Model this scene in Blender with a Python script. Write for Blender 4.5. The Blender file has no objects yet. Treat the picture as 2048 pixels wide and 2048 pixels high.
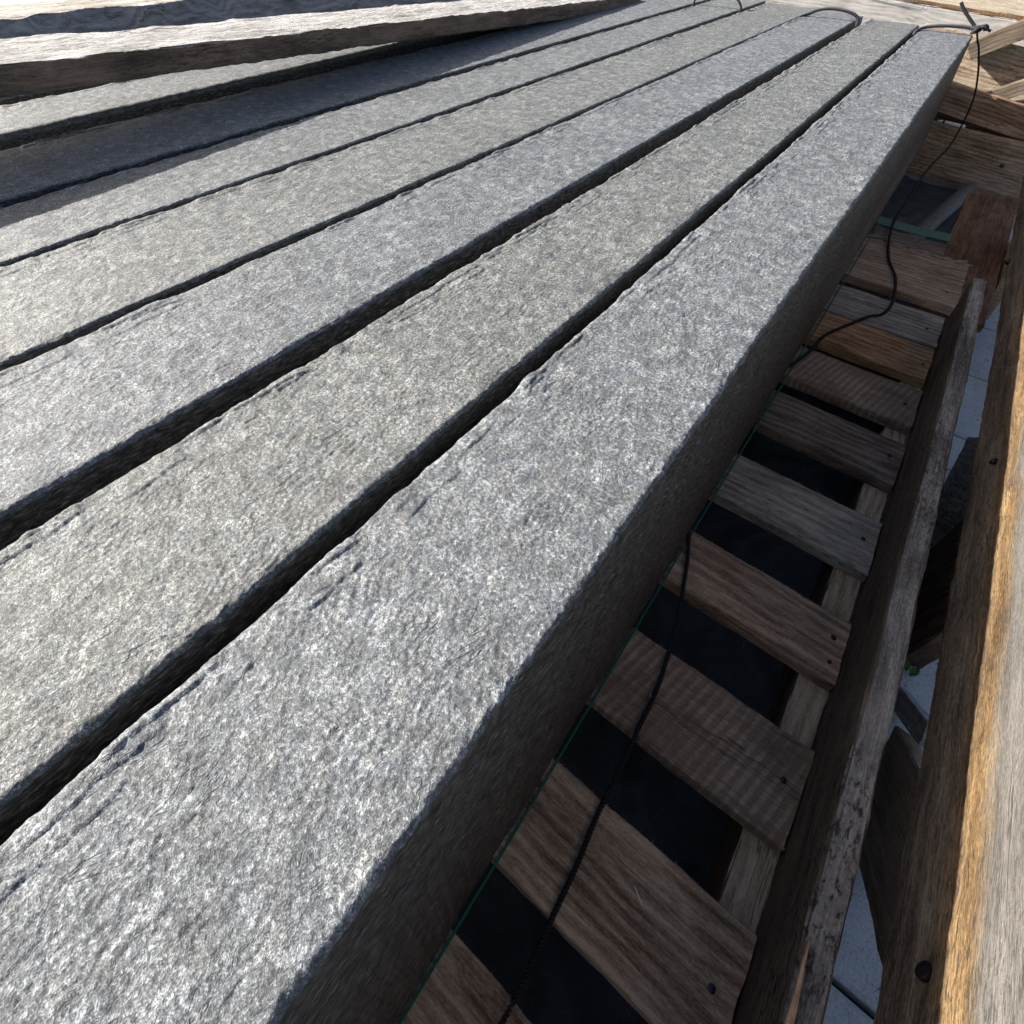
import bpy, math, random
import numpy as np
from mathutils import Vector, Matrix

scene = bpy.context.scene
COL = scene.collection
R_ = math.radians

# ------------------------------------------------------------------ camera
cam_d = bpy.data.cameras.new('camera')
cam = bpy.data.objects.new('camera', cam_d)
COL.objects.link(cam)
cam.matrix_world = Matrix(((0.79428791, -0.39372402, 0.46269656, 0.0),
                           (0.60728348, 0.49233339, -0.62355, 0.0),
                           (0.01770565, 0.77626621, 0.63015656, 0.30),
                           (0, 0, 0, 1)))
cam_d.sensor_width = 36
cam_d.lens = 36 * 1150 / 2048
cam_d.shift_y = -324 / 2048
cam_d.clip_start = 0.01
cam_d.clip_end = 500
scene.camera = cam

# ------------------------------------------------------------------ light
SUN_EL, SUN_AZ = 30.5, (-0.95, -0.31)        # azimuth vector points towards the sun
w = bpy.data.worlds.new('World'); scene.world = w; w.use_nodes = True
wn = w.node_tree.nodes; wl = w.node_tree.links
sky = wn.new('ShaderNodeTexSky'); sky.sky_type = 'NISHITA'; sky.sun_disc = False
sky.air_density = 0.8; sky.dust_density = 4.0; sky.ozone_density = 0.5; sky.sun_elevation = R_(SUN_EL); sky.sun_rotation = math.atan2(SUN_AZ[0], SUN_AZ[1])
bg = wn['Background']; bg.inputs['Strength'].default_value = 0.07
wl.new(sky.outputs[0], bg.inputs[0])
sd = bpy.data.lights.new('sun', 'SUN'); sd.energy = 5.0; sd.angle = R_(0.53); sd.color = (1.0, 0.95, 0.88)
sun = bpy.data.objects.new('sun', sd); COL.objects.link(sun)
to_sun = Vector((SUN_AZ[0], SUN_AZ[1], 0)).normalized() * math.cos(R_(SUN_EL)) + Vector((0, 0, math.sin(R_(SUN_EL))))
sun.rotation_euler = to_sun.to_track_quat('Z', 'Y').to_euler()
vs = scene.view_settings
vs.view_transform = 'Standard'; vs.look = 'None'; vs.gamma = 1; vs.use_curve_mapping = False
vs.exposure = 1.16

# ------------------------------------------------------------------ numpy noise
def perlin(x, y, seed=0):
    rng = np.random.RandomState(seed)
    perm = rng.permutation(512)
    ang = rng.rand(512) * 2 * np.pi
    gx, gy = np.cos(ang), np.sin(ang)
    xi = np.floor(x).astype(np.int64); yi = np.floor(y).astype(np.int64)
    xf = x - xi; yf = y - yi
    def g(ix, iy, dx, dy):
        h = perm[(perm[ix & 511] + iy) & 511]
        return gx[h] * dx + gy[h] * dy
    u = xf * xf * xf * (xf * (xf * 6 - 15) + 10); v = yf * yf * yf * (yf * (yf * 6 - 15) + 10)
    a = g(xi, yi, xf, yf); b = g(xi + 1, yi, xf - 1, yf)
    c = g(xi, yi + 1, xf, yf - 1); d = g(xi + 1, yi + 1, xf - 1, yf - 1)
    return (a + u * (b - a)) * (1 - v) + (c + u * (d - c)) * v * 1.0

def sstep(a, b, x):
    t = np.clip((x - a) / (b - a), 0, 1)
    return t * t * (3 - 2 * t)

# ------------------------------------------------------------------ object helpers
def tag(o, label=None, cat=None, group=None, kind=None):
    if label: o['label'] = label
    if cat: o['category'] = cat
    if group: o['group'] = group
    if kind: o['kind'] = kind
    return o

def empty(name, loc):
    o = bpy.data.objects.new(name, None); COL.objects.link(o); o.location = loc
    o.empty_display_size = 0.05
    return o

def link(name, me, mat, parent=None, world=None):
    o = bpy.data.objects.new(name, me); COL.objects.link(o)
    if mat: me.materials.append(mat)
    world = world or Matrix.Identity(4)
    if parent:
        o.parent = parent
        bpy.context.view_layer.update()
        o.matrix_basis = parent.matrix_world.inverted() @ world
    else:
        o.matrix_world = world
    return o

def mesh_np(name, co, quads=None, faces=None, smooth=True, sharp=None):
    """mesh from numpy vertices and quads (n,4) or a list of faces"""
    me = bpy.data.meshes.new(name)
    if faces is not None:
        me.from_pydata([tuple(c) for c in co], [], faces)
    else:
        n, m = len(co), len(quads)
        me.vertices.add(n); me.vertices.foreach_set('co', np.asarray(co, np.float32).ravel())
        me.loops.add(m * 4); me.loops.foreach_set('vertex_index', np.asarray(quads, np.int32).ravel())
        me.polygons.add(m)
        me.polygons.foreach_set('loop_start', np.arange(0, m * 4, 4, dtype=np.int32))
        me.polygons.foreach_set('loop_total', np.full(m, 4, np.int32))
        me.update(calc_edges=True)
    if smooth:
        me.polygons.foreach_set('use_smooth', np.ones(len(me.polygons), bool))
        if sharp: me.set_sharp_from_angle(angle=R_(sharp))
    me.update()
    return me

# ------------------------------------------------------------------ materials
class NT:
    def __init__(s, name):
        s.m = bpy.data.materials.new(name); s.m.use_nodes = True
        s.t = s.m.node_tree; s.n = s.t.nodes; s.b = s.n['Principled BSDF']
    def new(s, typ, ins=None, **kw):
        nd = s.n.new(typ)
        for k, v in kw.items(): setattr(nd, k, v)
        for k, v in (ins or {}).items(): s.put(nd.inputs[k], v)
        return nd
    def put(s, sock, v):
        if isinstance(v, bpy.types.NodeSocket): s.t.links.new(v, sock)
        else: sock.default_value = v
    def math(s, op, a, b=0.0, clamp=False):
        nd = s.new('ShaderNodeMath', {0: a, 1: b}, operation=op, use_clamp=clamp); return nd.outputs[0]
    def mix(s, f, a, b, mode='MIX'):
        nd = s.new('ShaderNodeMix', data_type='RGBA', blend_type=mode)
        s.put(nd.inputs[0], f); s.put(nd.inputs[6], a); s.put(nd.inputs[7], b); return nd.outputs[2]
    def ramp(s, f, stops, interp='LINEAR'):
        nd = s.new('ShaderNodeValToRGB', {0: f}); cr = nd.color_ramp; cr.interpolation = interp
        while len(cr.elements) < len(stops): cr.elements.new(0.5)
        for e, (p, c) in zip(cr.elements, stops):
            e.position = p; e.color = (c, c, c, 1) if isinstance(c, (int, float)) else (*c, 1)
        return nd.outputs[0]
    def noise(s, vec, scale, detail=2.0, rough=0.5, dist=0.0):
        return s.new('ShaderNodeTexNoise', {'Vector': vec, 'Scale': scale, 'Detail': detail, 'Roughness': rough, 'Distortion': dist}).outputs[0]
    def vmul(s, vec, xyz):
        return s.new('ShaderNodeVectorMath', {0: vec, 1: xyz}, operation='MULTIPLY').outputs[0]
    def vadd(s, a, b):
        return s.new('ShaderNodeVectorMath', {0: a, 1: b}, operation='ADD').outputs[0]
    def bump(s, h, strength, dist, normal=None):
        ins = {'Height': h, 'Strength': strength, 'Distance': dist}
        if normal is not None: ins['Normal'] = normal
        return s.new('ShaderNodeBump', ins).outputs[0]

def rgb(v): return (*v, 1.0)

def make_stone():
    k = NT('cleft_basalt')
    oi = k.new('ShaderNodeObjectInfo')
    tc = k.new('ShaderNodeTexCoord').outputs['Object']
    off = k.new('ShaderNodeCombineXYZ', {0: k.math('MULTIPLY', oi.outputs['Random'], 7.0), 1: k.math('MULTIPLY', oi.outputs['Random'], 3.0)}).outputs[0]
    p = k.vadd(tc, off)
    side = k.new('ShaderNodeAttribute', attribute_name='side', attribute_type='GEOMETRY').outputs['Fac']
    speck = k.noise(p, 480, 4.0, 0.72, 0.3)
    speck2 = k.noise(p, 1500, 2.0, 0.6)
    cloud = k.noise(p, 70, 5.0, 0.70, 0.8)
    wide = k.noise(p, 12, 3.0, 0.5)
    f = k.math('ADD', k.math('MULTIPLY', speck, 0.62), k.math('MULTIPLY', speck2, 0.38))
    f = k.math('ADD', f, k.math('MULTIPLY', k.math('SUBTRACT', cloud, 0.5), 0.38))
    f = k.math('ADD', f, k.math('MULTIPLY', k.math('SUBTRACT', wide, 0.5), 0.07))
    col = k.ramp(f, [(0.39, (0.058, 0.061, 0.065)), (0.485, (0.116, 0.120, 0.122)), (0.555, (0.215, 0.219, 0.217)), (0.645, (0.50, 0.50, 0.49))])
    drift = k.ramp(k.noise(p, 60, 2.0), [(0.35, (0.96, 1.0, 1.04)), (0.65, (1.04, 1.01, 0.95))])
    col = k.mix(0.6, col, drift, 'MULTIPLY')
    col = k.mix(1.0, col, oi.outputs['Color'], 'MULTIPLY')
    cn = k.noise(k.vmul(p, (30.0, 15.0, 30.0)), 1.0, 4.0, 0.62, 0.9)
    cd = k.math('ABSOLUTE', k.math('SUBTRACT', cn, 0.5))
    cm = k.ramp(k.noise(p, 24, 2.0), [(0.50, 0.0), (0.58, 1.0)])
    crack = k.math('MULTIPLY', k.ramp(cd, [(0.003, 1.0), (0.010, 0.0)]), cm)
    crack = k.math('MULTIPLY', crack, k.math('SUBTRACT', 1.0, side))
    col = k.mix(k.math('MULTIPLY', crack, 0.55), col, rgb((0.035, 0.037, 0.040)))
    rust = k.ramp(k.noise(p, 26, 3.0, 0.6, 0.6), [(0.70, 0.0), (0.82, 0.22)])
    col = k.mix(rust, col, rgb((0.30, 0.19, 0.14)))
    # split side: browner, streaked along the length; also darkened to imitate gap shade
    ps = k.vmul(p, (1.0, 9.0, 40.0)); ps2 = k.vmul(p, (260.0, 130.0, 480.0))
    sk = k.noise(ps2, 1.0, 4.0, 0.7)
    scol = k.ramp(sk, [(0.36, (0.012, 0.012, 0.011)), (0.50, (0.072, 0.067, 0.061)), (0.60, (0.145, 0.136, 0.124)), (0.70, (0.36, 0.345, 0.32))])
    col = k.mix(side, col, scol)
    k.put(k.b.inputs['Base Color'], col)
    k.put(k.b.inputs['Roughness'], k.ramp(speck2, [(0.3, 0.78), (0.62, 0.50)]))
    k.b.inputs['Specular IOR Level'].default_value = 0.45
    h = k.math('ADD', k.math('MULTIPLY', speck, 0.85), k.math('MULTIPLY', speck2, 0.30))
    pa = k.vmul(p, (150.0, 85.0, 150.0))
    lip = k.ramp(k.noise(pa, 1.0, 3.0, 0.6, 1.2), [(0.44, 0.0), (0.50, 0.5), (0.53, 0.62), (0.60, 1.0)])
    h = k.math('ADD', h, k.math('MULTIPLY', lip, 0.08))
    h = k.math('SUBTRACT', h, k.math('MULTIPLY', crack, 0.30))
    h = k.math('ADD', h, k.math('MULTIPLY', k.math('MULTIPLY', k.math('GREATER_THAN', cn, 0.5), cm), 0.12))
    hs = k.math('MULTIPLY', sk, 1.9)
    hm = k.new('ShaderNodeMix', data_type='FLOAT'); k.put(hm.inputs[0], side); k.put(hm.inputs[2], h); k.put(hm.inputs[3], hs)
    k.put(k.b.inputs['Normal'], k.bump(hm.outputs[0], 0.75, 0.0013))
    return k.m

def make_wood(name, dark, mid, light, grey=(0.30, 0.285, 0.265), grey_amt=0.3, saw=0.0, saw_scale=95.0, mold=0.0,
              bump=0.7, knots=0.5, face=None, fade=None, grain=1.0, mold_col=(0.045, 0.042, 0.042), wavy=0.5, mold_scale=(60.0, 190.0, 190.0), streak_w=0.38, band=None, fine=1.3):
    """grain runs along local x; face=(colour, amount) is the tone of the sawn local y sides; fade=(z0, z1) turns grey up the local y"""
    k = NT(name)
    oi = k.new('ShaderNodeObjectInfo').outputs['Random']
    tc = k.new('ShaderNodeTexCoord').outputs['Object']
    off = k.new('ShaderNodeCombineXYZ', {0: k.math('MULTIPLY', oi, 23.0), 1: k.math('MULTIPLY', oi, 3.7), 2: k.math('MULTIPLY', oi, 11.0)}).outputs[0]
    p = k.vadd(tc, off)
    wob = k.noise(k.vmul(p, (5.0, 12.0, 12.0)), 1.0, 3.0)
    fibre = k.noise(k.vmul(p, (22.0 * grain, 430.0 * fine, 430.0 * fine)), 1.0, 5.0, 0.7, 0.6)
    streak = k.noise(k.vmul(p, (4.0, 75.0, 75.0)), 1.0, 5.0, 0.66, wavy)
    blot = k.noise(k.vmul(p, (10.0, 22.0, 22.0)), 1.0, 4.0, 0.6, 0.5)
    pores = k.noise(k.vmul(p, (260.0, 620.0, 620.0)), 1.0, 3.0, 0.7)
    ring = k.new('ShaderNodeTexWave', {'Vector': k.vadd(k.vmul(p, (0.5, 1.0, 1.0)), k.vmul(k.new('ShaderNodeCombineXYZ', {1: wob, 2: wob}).outputs[0], (0, 0.05, 0.03))),
                 'Scale': 26.0, 'Distortion': 2.5, 'Detail': 2.0, 'Detail Scale': 1.5}, wave_type='BANDS', bands_direction='Y').outputs[1]
    f = k.math('ADD', k.math('MULTIPLY', fibre, 0.42), k.math('MULTIPLY', streak, streak_w))
    f = k.math('ADD', f, 0.5 * (0.38 - streak_w))
    f = k.math('ADD', f, k.math('MULTIPLY', ring, 0.10 * wavy * 2))
    f = k.math('ADD', f, k.math('MULTIPLY', k.math('SUBTRACT', blot, 0.5), 0.35))
    f = k.math('ADD', f, k.math('MULTIPLY', k.math('SUBTRACT', pores, 0.5), 0.30))
    col = k.ramp(f, [(0.31, dark), (0.44, mid), (0.57, light)])
    gm = k.noise(k.vmul(p, (6.0, 15.0, 15.0)), 1.0, 4.0, 0.65, 0.7)
    gmask = k.ramp(gm, [(max(0.0, 0.62 - grey_amt * 0.5), 0.0), (min(1.0, 0.80 - grey_amt * 0.45), min(1.0, grey_amt * 1.5))])
    if fade:
        sep = k.new('ShaderNodeSeparateXYZ', {0: tc})
        yy = k.math('ADD', sep.outputs[1], k.math('MULTIPLY', k.math('SUBTRACT', gm, 0.5), 0.035))
        mr = k.new('ShaderNodeMapRange', {0: yy, 1: fade[0], 2: fade[1], 3: 0.0, 4: 1.0}).outputs[0]
        gmask = k.math('ADD', k.math('MULTIPLY', gmask, 0.25), mr, True)
    gcol = k.mix(k.ramp(f, [(0.28, 0.0), (0.62, 1.0)]), rgb([c * 0.40 for c in grey]), rgb([min(1, c * 1.35) for c in grey]))
    col = k.mix(gmask, col, gcol)
    if band:
        sep2 = k.new('ShaderNodeSeparateXYZ', {0: tc})
        yb = k.math('ADD', sep2.outputs[1], k.math('MULTIPLY', k.math('SUBTRACT', gm, 0.5), 0.05))
        bm = k.math('MULTIPLY', k.new('ShaderNodeMapRange', {0: yb, 1: band[0], 2: band[1], 3: 0.0, 4: 1.0}).outputs[0], k.math('SUBTRACT', 1.0, gmask, True))
        col = k.mix(bm, col, k.mix(1.0, col, rgb(band[2]), 'MULTIPLY'))
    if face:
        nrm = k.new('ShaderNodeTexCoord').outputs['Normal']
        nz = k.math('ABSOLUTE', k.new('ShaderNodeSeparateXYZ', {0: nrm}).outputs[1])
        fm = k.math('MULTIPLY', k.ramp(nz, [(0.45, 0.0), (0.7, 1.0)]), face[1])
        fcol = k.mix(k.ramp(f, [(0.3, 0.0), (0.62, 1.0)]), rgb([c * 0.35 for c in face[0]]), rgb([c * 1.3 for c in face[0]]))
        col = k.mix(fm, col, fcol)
    if saw:
        sp = k.vadd(p, k.vmul(k.new('ShaderNodeCombineXYZ', {0: wob}).outputs[0], (0.004, 0, 0)))
        rot = k.new('ShaderNodeMapping', {'Vector': sp, 'Rotation': (0, 0, R_(14))}).outputs[0]
        sw = k.new('ShaderNodeTexWave', {'Vector': rot, 'Scale': saw_scale / 3.14, 'Distortion': 0.9, 'Detail': 2.0, 'Detail Scale': 3.0}, wave_type='BANDS', bands_direction='X').outputs[1]
        sw = k.math('MULTIPLY', sw, k.ramp(blot, [(0.25, 0.35), (0.6, 1.0)]))
        col = k.mix(k.math('MULTIPLY', k.ramp(sw, [(0.35, 1.0), (0.75, 0.0)]), 0.55 * saw), col, rgb([c * 0.42 for c in mid]))
    if mold:
        mo = k.noise(k.vmul(p, mold_scale), 1.0, 5.0, 0.72, 0.4)
        mo2 = k.noise(k.vmul(p, (7.0, 12.0, 12.0)), 1.0, 2.0)
        mm = k.math('MULTIPLY', k.ramp(mo, [(0.50, 0.0), (0.60, 1.0)]), k.ramp(mo2, [(0.40, 0.15), (0.62, 1.0)]))
        col = k.mix(k.math('MULTIPLY', mm, mold), col, rgb(mold_col))
    if knots:
        vo = k.new('ShaderNodeTexVoronoi', {'Vector': k.vmul(p, (4.0, 11.0, 5.0)), 'Scale': 1.0, 'Randomness': 1.0})
        kd = k.math('ADD', vo.outputs['Distance'], k.math('MULTIPLY', k.math('SUBTRACT', fibre, 0.5), 0.05))
        km = k.ramp(kd, [(0.05, 1.0), (0.11, 0.55), (0.20, 0.0)])
        col = k.mix(k.math('MULTIPLY', km, knots), col, rgb([c * 0.28 for c in dark]))
    ck = k.math('ABSOLUTE', k.math('SUBTRACT', k.noise(k.vmul(p, (3.2, 46.0, 46.0)), 1.0, 3.0, 0.55, 0.25), 0.5))
    ckm = k.ramp(k.noise(k.vmul(p, (5.0, 26.0, 26.0)), 1.0, 2.0), [(0.50, 0.0), (0.60, 1.0)])
    split = k.math('MULTIPLY', k.ramp(ck, [(0.002, 1.0), (0.010, 0.0)]), ckm)
    col = k.mix(k.math('MULTIPLY', split, 0.75), col, rgb([c * 0.30 for c in dark]))
    k.put(k.b.inputs['Base Color'], col)
    k.b.inputs['Roughness'].default_value = 0.86
    k.b.inputs['Specular IOR Level'].default_value = 0.25
    h = k.math('ADD', k.math('MULTIPLY', fibre, 0.55), k.math('MULTIPLY', streak, 0.5))
    h = k.math('ADD', h, k.math('MULTIPLY', pores, 0.7))
    if saw: h = k.math('ADD', h, k.math('MULTIPLY', sw, 0.55 * saw))
    h = k.math('SUBTRACT', h, k.math('MULTIPLY', split, 0.6))
    k.put(k.b.inputs['Normal'], k.bump(h, bump, 0.0022))
    return k.m

def make_plain(name, col, rough=0.6, metal=0.0, var=0.25, scale=120.0, bump=0.0):
    k = NT(name)
    tc = k.new('ShaderNodeTexCoord').outputs['Object']
    n = k.noise(tc, scale, 4.0, 0.6)
    k.put(k.b.inputs['Base Color'], k.mix(k.ramp(n, [(0.3, 0.0), (0.7, 1.0)]), rgb([c * (1 - var) for c in col]), rgb([min(1, c * (1 + var)) for c in col])))
    k.b.inputs['Roughness'].default_value = rough; k.b.inputs['Metallic'].default_value = metal
    if bump: k.put(k.b.inputs['Normal'], k.bump(n, bump, 0.001))
    return k.m

def make_paving():
    k = NT('concrete_paving')
    oc = k.new('ShaderNodeTexCoord').outputs['Object']
    a = k.noise(oc, 420, 3.0, 0.7); b = k.noise(oc, 18, 4.0, 0.6); c = k.noise(oc, 2.2, 3.0)
    f = k.math('ADD', k.math('MULTIPLY', a, 0.6), k.math('ADD', k.math('MULTIPLY', b, 0.25), k.math('MULTIPLY', c, 0.2)))
    col = k.ramp(f, [(0.38, (0.26, 0.262, 0.262)), (0.50, (0.52, 0.525, 0.52)), (0.62, (0.64, 0.64, 0.63))])
    pit = k.ramp(k.noise(oc, 70, 2.0, 0.5), [(0.70, 0.0), (0.74, 0.8)])
    col = k.mix(pit, col, rgb((0.06, 0.06, 0.06)))
    k.put(k.b.inputs['Base Color'], col); k.b.inputs['Roughness'].default_value = 0.9
    k.put(k.b.inputs['Normal'], k.bump(a, 0.5, 0.001))
    return k.m

def make_rope():
    k = NT('navy_twine')
    tc = k.new('ShaderNodeTexCoord').outputs['Object']
    n = k.noise(tc, 700, 4.0, 0.7)
    k.put(k.b.inputs['Base Color'], k.ramp(n, [(0.35, (0.012, 0.014, 0.020)), (0.55, (0.040, 0.045, 0.062)), (0.72, (0.22, 0.23, 0.27))]))
    k.b.inputs['Roughness'].default_value = 0.75
    k.put(k.b.inputs['Normal'], k.bump(n, 0.6, 0.0008))
    return k.m

M = {}
M['stone'] = make_stone()
M['slat_brown'] = make_wood('slat_brown', (0.159, 0.095, 0.061), (0.378, 0.256, 0.173), (0.610, 0.458, 0.329), grey_amt=0.2, mold=0.45)
M['slat_ridged'] = make_wood('slat_ridged', (0.232, 0.159, 0.112), (0.427, 0.311, 0.232), (0.610, 0.482, 0.372), grey_amt=0.2, saw=1.0, saw_scale=106.0, mold=0.3, wavy=0.0, streak_w=0.14)
M['slat_grey'] = make_wood('slat_grey', (0.183, 0.144, 0.112), (0.403, 0.329, 0.262), (0.634, 0.549, 0.458), grey=(0.36, 0.33, 0.30), grey_amt=0.6, mold=0.5)
M['slat_orange'] = make_wood('slat_orange', (0.18, 0.085, 0.038), (0.42, 0.235, 0.115), (0.58, 0.38, 0.21), grey_amt=0.2, mold=0.45, knots=1.0)
M['slat_dark'] = make_wood('slat_dark', (0.085, 0.063, 0.051), (0.189, 0.144, 0.113), (0.354, 0.281, 0.226), grey_amt=0.25, mold=0.6)
M['runner'] = make_wood('runner_tan', (0.28, 0.205, 0.135), (0.52, 0.42, 0.30), (0.68, 0.58, 0.44), grey_amt=0.15, mold=0.3, knots=0.3,
                        face=((0.12, 0.09, 0.066), 0.9))
M['lower_rail'] = make_wood('weathered_rail', (0.050, 0.049, 0.050), (0.155, 0.155, 0.160), (0.36, 0.36, 0.365), grey=(0.34, 0.335, 0.33), grey_amt=0.42, mold=1.0, knots=0.3,
                            face=((0.185, 0.142, 0.11), 0.95), mold_col=(0.028, 0.028, 0.031), mold_scale=(120.0, 260.0, 260.0), wavy=0.2)
M['upper_rail'] = make_wood('upper_rail', (0.060, 0.048, 0.038), (0.235, 0.190, 0.148), (0.46, 0.385, 0.30), grey=(0.235, 0.22, 0.198), grey_amt=0.3, mold=0.9, knots=0.3,
                            bump=1.2, fade=(0.006, 0.026), grain=3.6, fine=2.0, wavy=0.05, mold_scale=(75.0, 360.0, 360.0), mold_col=(0.05, 0.042, 0.035), band=(-0.040, -0.004, (1.12, 0.86, 0.50)))
M['brace'] = make_wood('saw_marked_brace', (0.24, 0.185, 0.135), (0.48, 0.39, 0.30), (0.66, 0.55, 0.44), grey_amt=0.15, saw=0.5, saw_scale=130.0, knots=0.2, wavy=0.1)
M['grey_plank'] = make_wood('grey_plank', (0.17, 0.16, 0.15), (0.42, 0.415, 0.405), (0.66, 0.655, 0.64), grey=(0.52, 0.52, 0.515), grey_amt=0.75, mold=0.75)
M['dark_wood'] = make_wood('dark_wood', (0.06, 0.038, 0.026), (0.14, 0.086, 0.056), (0.24, 0.15, 0.10), grey_amt=0.05)
M['red_wood'] = make_wood('red_wood', (0.09, 0.042, 0.024), (0.24, 0.125, 0.07), (0.40, 0.25, 0.155), grey_amt=0.12, wavy=0.05)
M['tan_saw'] = make_wood('tan_saw', (0.26, 0.17, 0.10), (0.50, 0.36, 0.22), (0.66, 0.52, 0.35), grey_amt=0.1, saw=0.7, saw_scale=110.0, knots=0.2, wavy=0.1)
M['end_brace'] = make_wood('end_brace', (0.07, 0.055, 0.038), (0.15, 0.118, 0.086), (0.22, 0.18, 0.135), grey_amt=0.2)
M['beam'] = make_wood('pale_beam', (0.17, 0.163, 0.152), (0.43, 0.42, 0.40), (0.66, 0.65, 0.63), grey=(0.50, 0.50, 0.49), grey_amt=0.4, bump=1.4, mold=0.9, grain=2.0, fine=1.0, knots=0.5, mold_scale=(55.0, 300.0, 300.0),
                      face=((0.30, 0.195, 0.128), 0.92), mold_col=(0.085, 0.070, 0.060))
M['plank_far'] = make_wood('plank_far', (0.26, 0.225, 0.18), (0.50, 0.455, 0.39), (0.66, 0.62, 0.55), grey_amt=0.35, bump=1.0, mold=0.3, face=((0.36, 0.362, 0.365), 1.0))
M['pale_board'] = make_wood('pale_board', (0.27, 0.255, 0.24), (0.50, 0.485, 0.46), (0.66, 0.645, 0.62), grey=(0.50, 0.495, 0.49), grey_amt=0.4, saw=0.5, saw_scale=150.0, knots=0.15)
M['lit_board'] = make_wood('tan_board', (0.19, 0.13, 0.085), (0.44, 0.34, 0.24), (0.60, 0.50, 0.39), grey=(0.45, 0.42, 0.38), grey_amt=0.35, mold=0.75, mold_col=(0.12, 0.085, 0.055), bump=1.0)
M['lid'] = make_wood('lid_board', (0.25, 0.20, 0.14), (0.44, 0.375, 0.28), (0.56, 0.49, 0.385), grey_amt=0.2, saw=0.6, saw_scale=90.0, face=((0.25, 0.14, 0.065), 1.0), knots=0.1)
M['nail'] = make_plain('nail_steel', (0.045, 0.035, 0.05), 0.35, 0.8, 0.4, 900)
M['steel'] = make_plain('bright_steel', (0.55, 0.55, 0.56), 0.3, 0.9, 0.2, 900)
M['splinter'] = make_plain('pale_splinter', (0.72, 0.70, 0.66), 0.7, 0, 0.15, 300)
M['splinter_wood'] = make_plain('splinter_wood', (0.34, 0.29, 0.245), 0.85, 0, 0.3, 300)
M['rope'] = make_rope()
M['cord'] = make_plain('black_cord', (0.011, 0.0115, 0.014), 0.7, 0, 0.4, 600)
M['strap'] = make_plain('green_strap', (0.004, 0.115, 0.062), 0.4, 0, 0.2, 200)
M['paving'] = make_paving()
M['joint'] = make_plain('joint_soil', (0.035, 0.030, 0.024), 0.95, 0, 0.5, 150, 0.6)
M['pipe'] = make_plain('grey_pipe', (0.16, 0.16, 0.155), 0.6, 0, 0.2, 60)
M['chalk'] = make_plain('white_stick', (0.80, 0.78, 0.75), 0.6, 0, 0.08, 200)
def make_sheet():  # dark base colour stands in for shade on the pit floor
    k = NT('dusty_shade_sheet')
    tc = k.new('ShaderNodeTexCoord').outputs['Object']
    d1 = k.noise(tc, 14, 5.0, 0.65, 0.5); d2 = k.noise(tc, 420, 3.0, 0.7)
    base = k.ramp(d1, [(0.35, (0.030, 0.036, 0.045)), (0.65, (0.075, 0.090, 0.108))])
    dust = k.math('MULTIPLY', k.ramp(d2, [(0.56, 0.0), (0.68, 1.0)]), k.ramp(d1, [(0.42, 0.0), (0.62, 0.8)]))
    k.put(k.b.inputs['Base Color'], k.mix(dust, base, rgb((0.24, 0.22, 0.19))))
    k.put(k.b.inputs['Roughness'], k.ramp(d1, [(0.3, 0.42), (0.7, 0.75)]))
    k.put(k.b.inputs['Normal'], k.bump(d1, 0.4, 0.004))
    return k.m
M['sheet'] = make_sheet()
M['leaf'] = make_plain('leaf_green', (0.09, 0.15, 0.030), 0.6, 0, 0.45, 250)
M['ink'] = make_plain('blue_ink', (0.11, 0.14, 0.175), 0.8, 0, 0.3, 500)

# ------------------------------------------------------------------ setting: paving
def build_ground():
    co, fs = [], []
    # one sheet to the horizon
    g = mesh_np('ground', np.array([(-60, -60, -0.440), (60, -60, -0.440), (60, 60, -0.440), (-60, 60, -0.440)]), faces=[(0, 1, 2, 3)], smooth=False)
    o = link('ground', g, M['joint']); tag(o, kind='structure')
    rng = random.Random(4)
    bw, bl, gap = 0.20, 0.40, 0.006
    for j in range(-14, 76):
        y0 = 0.008 + bw * j + gap / 2; y1 = y0 + bw - gap
        sh = (j % 2) * bl / 2
        for i in range(-34, 34):
            x0 = 0.12 + sh + bl * i + gap / 2; x1 = x0 + bl - gap
            z = -0.42 + rng.uniform(-0.0012, 0.0012); c = 0.004; b = len(co)
            co += [(x0, y0, -0.46), (x1, y0, -0.46), (x1, y1, -0.46), (x0, y1, -0.46),
                   (x0, y0, z - c), (x1, y0, z - c), (x1, y1, z - c), (x0, y1, z - c),
                   (x0 + c, y0 + c, z), (x1 - c, y0 + c, z), (x1 - c, y1 - c, z), (x0 + c, y1 - c, z)]
            for a in range(4):
                d = (a + 1) % 4
                fs += [(b + a, b + d, b + 4 + d, b + 4 + a), (b + 4 + a, b + 4 + d, b + 8 + d, b + 8 + a)]
            fs.append((b + 8, b + 9, b + 10, b + 11))
    me = mesh_np('pavement', co, faces=fs, smooth=False)
    tag(link('pavement', me, M['paving']), kind='structure')
build_ground()

# ------------------------------------------------------------------ stones
def spacing(y0, y1, near, growth, cap):
    ys = [y0]
    while ys[-1] < y1:
        y = ys[-1]
        if y < -0.14: d = 0.006
        else: d = min(cap, near * max(1.0, 1.0 + growth * (y - 0.05)))
        ys.append(y + d)
    ys[-1] = y1
    return np.array(ys)

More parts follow.
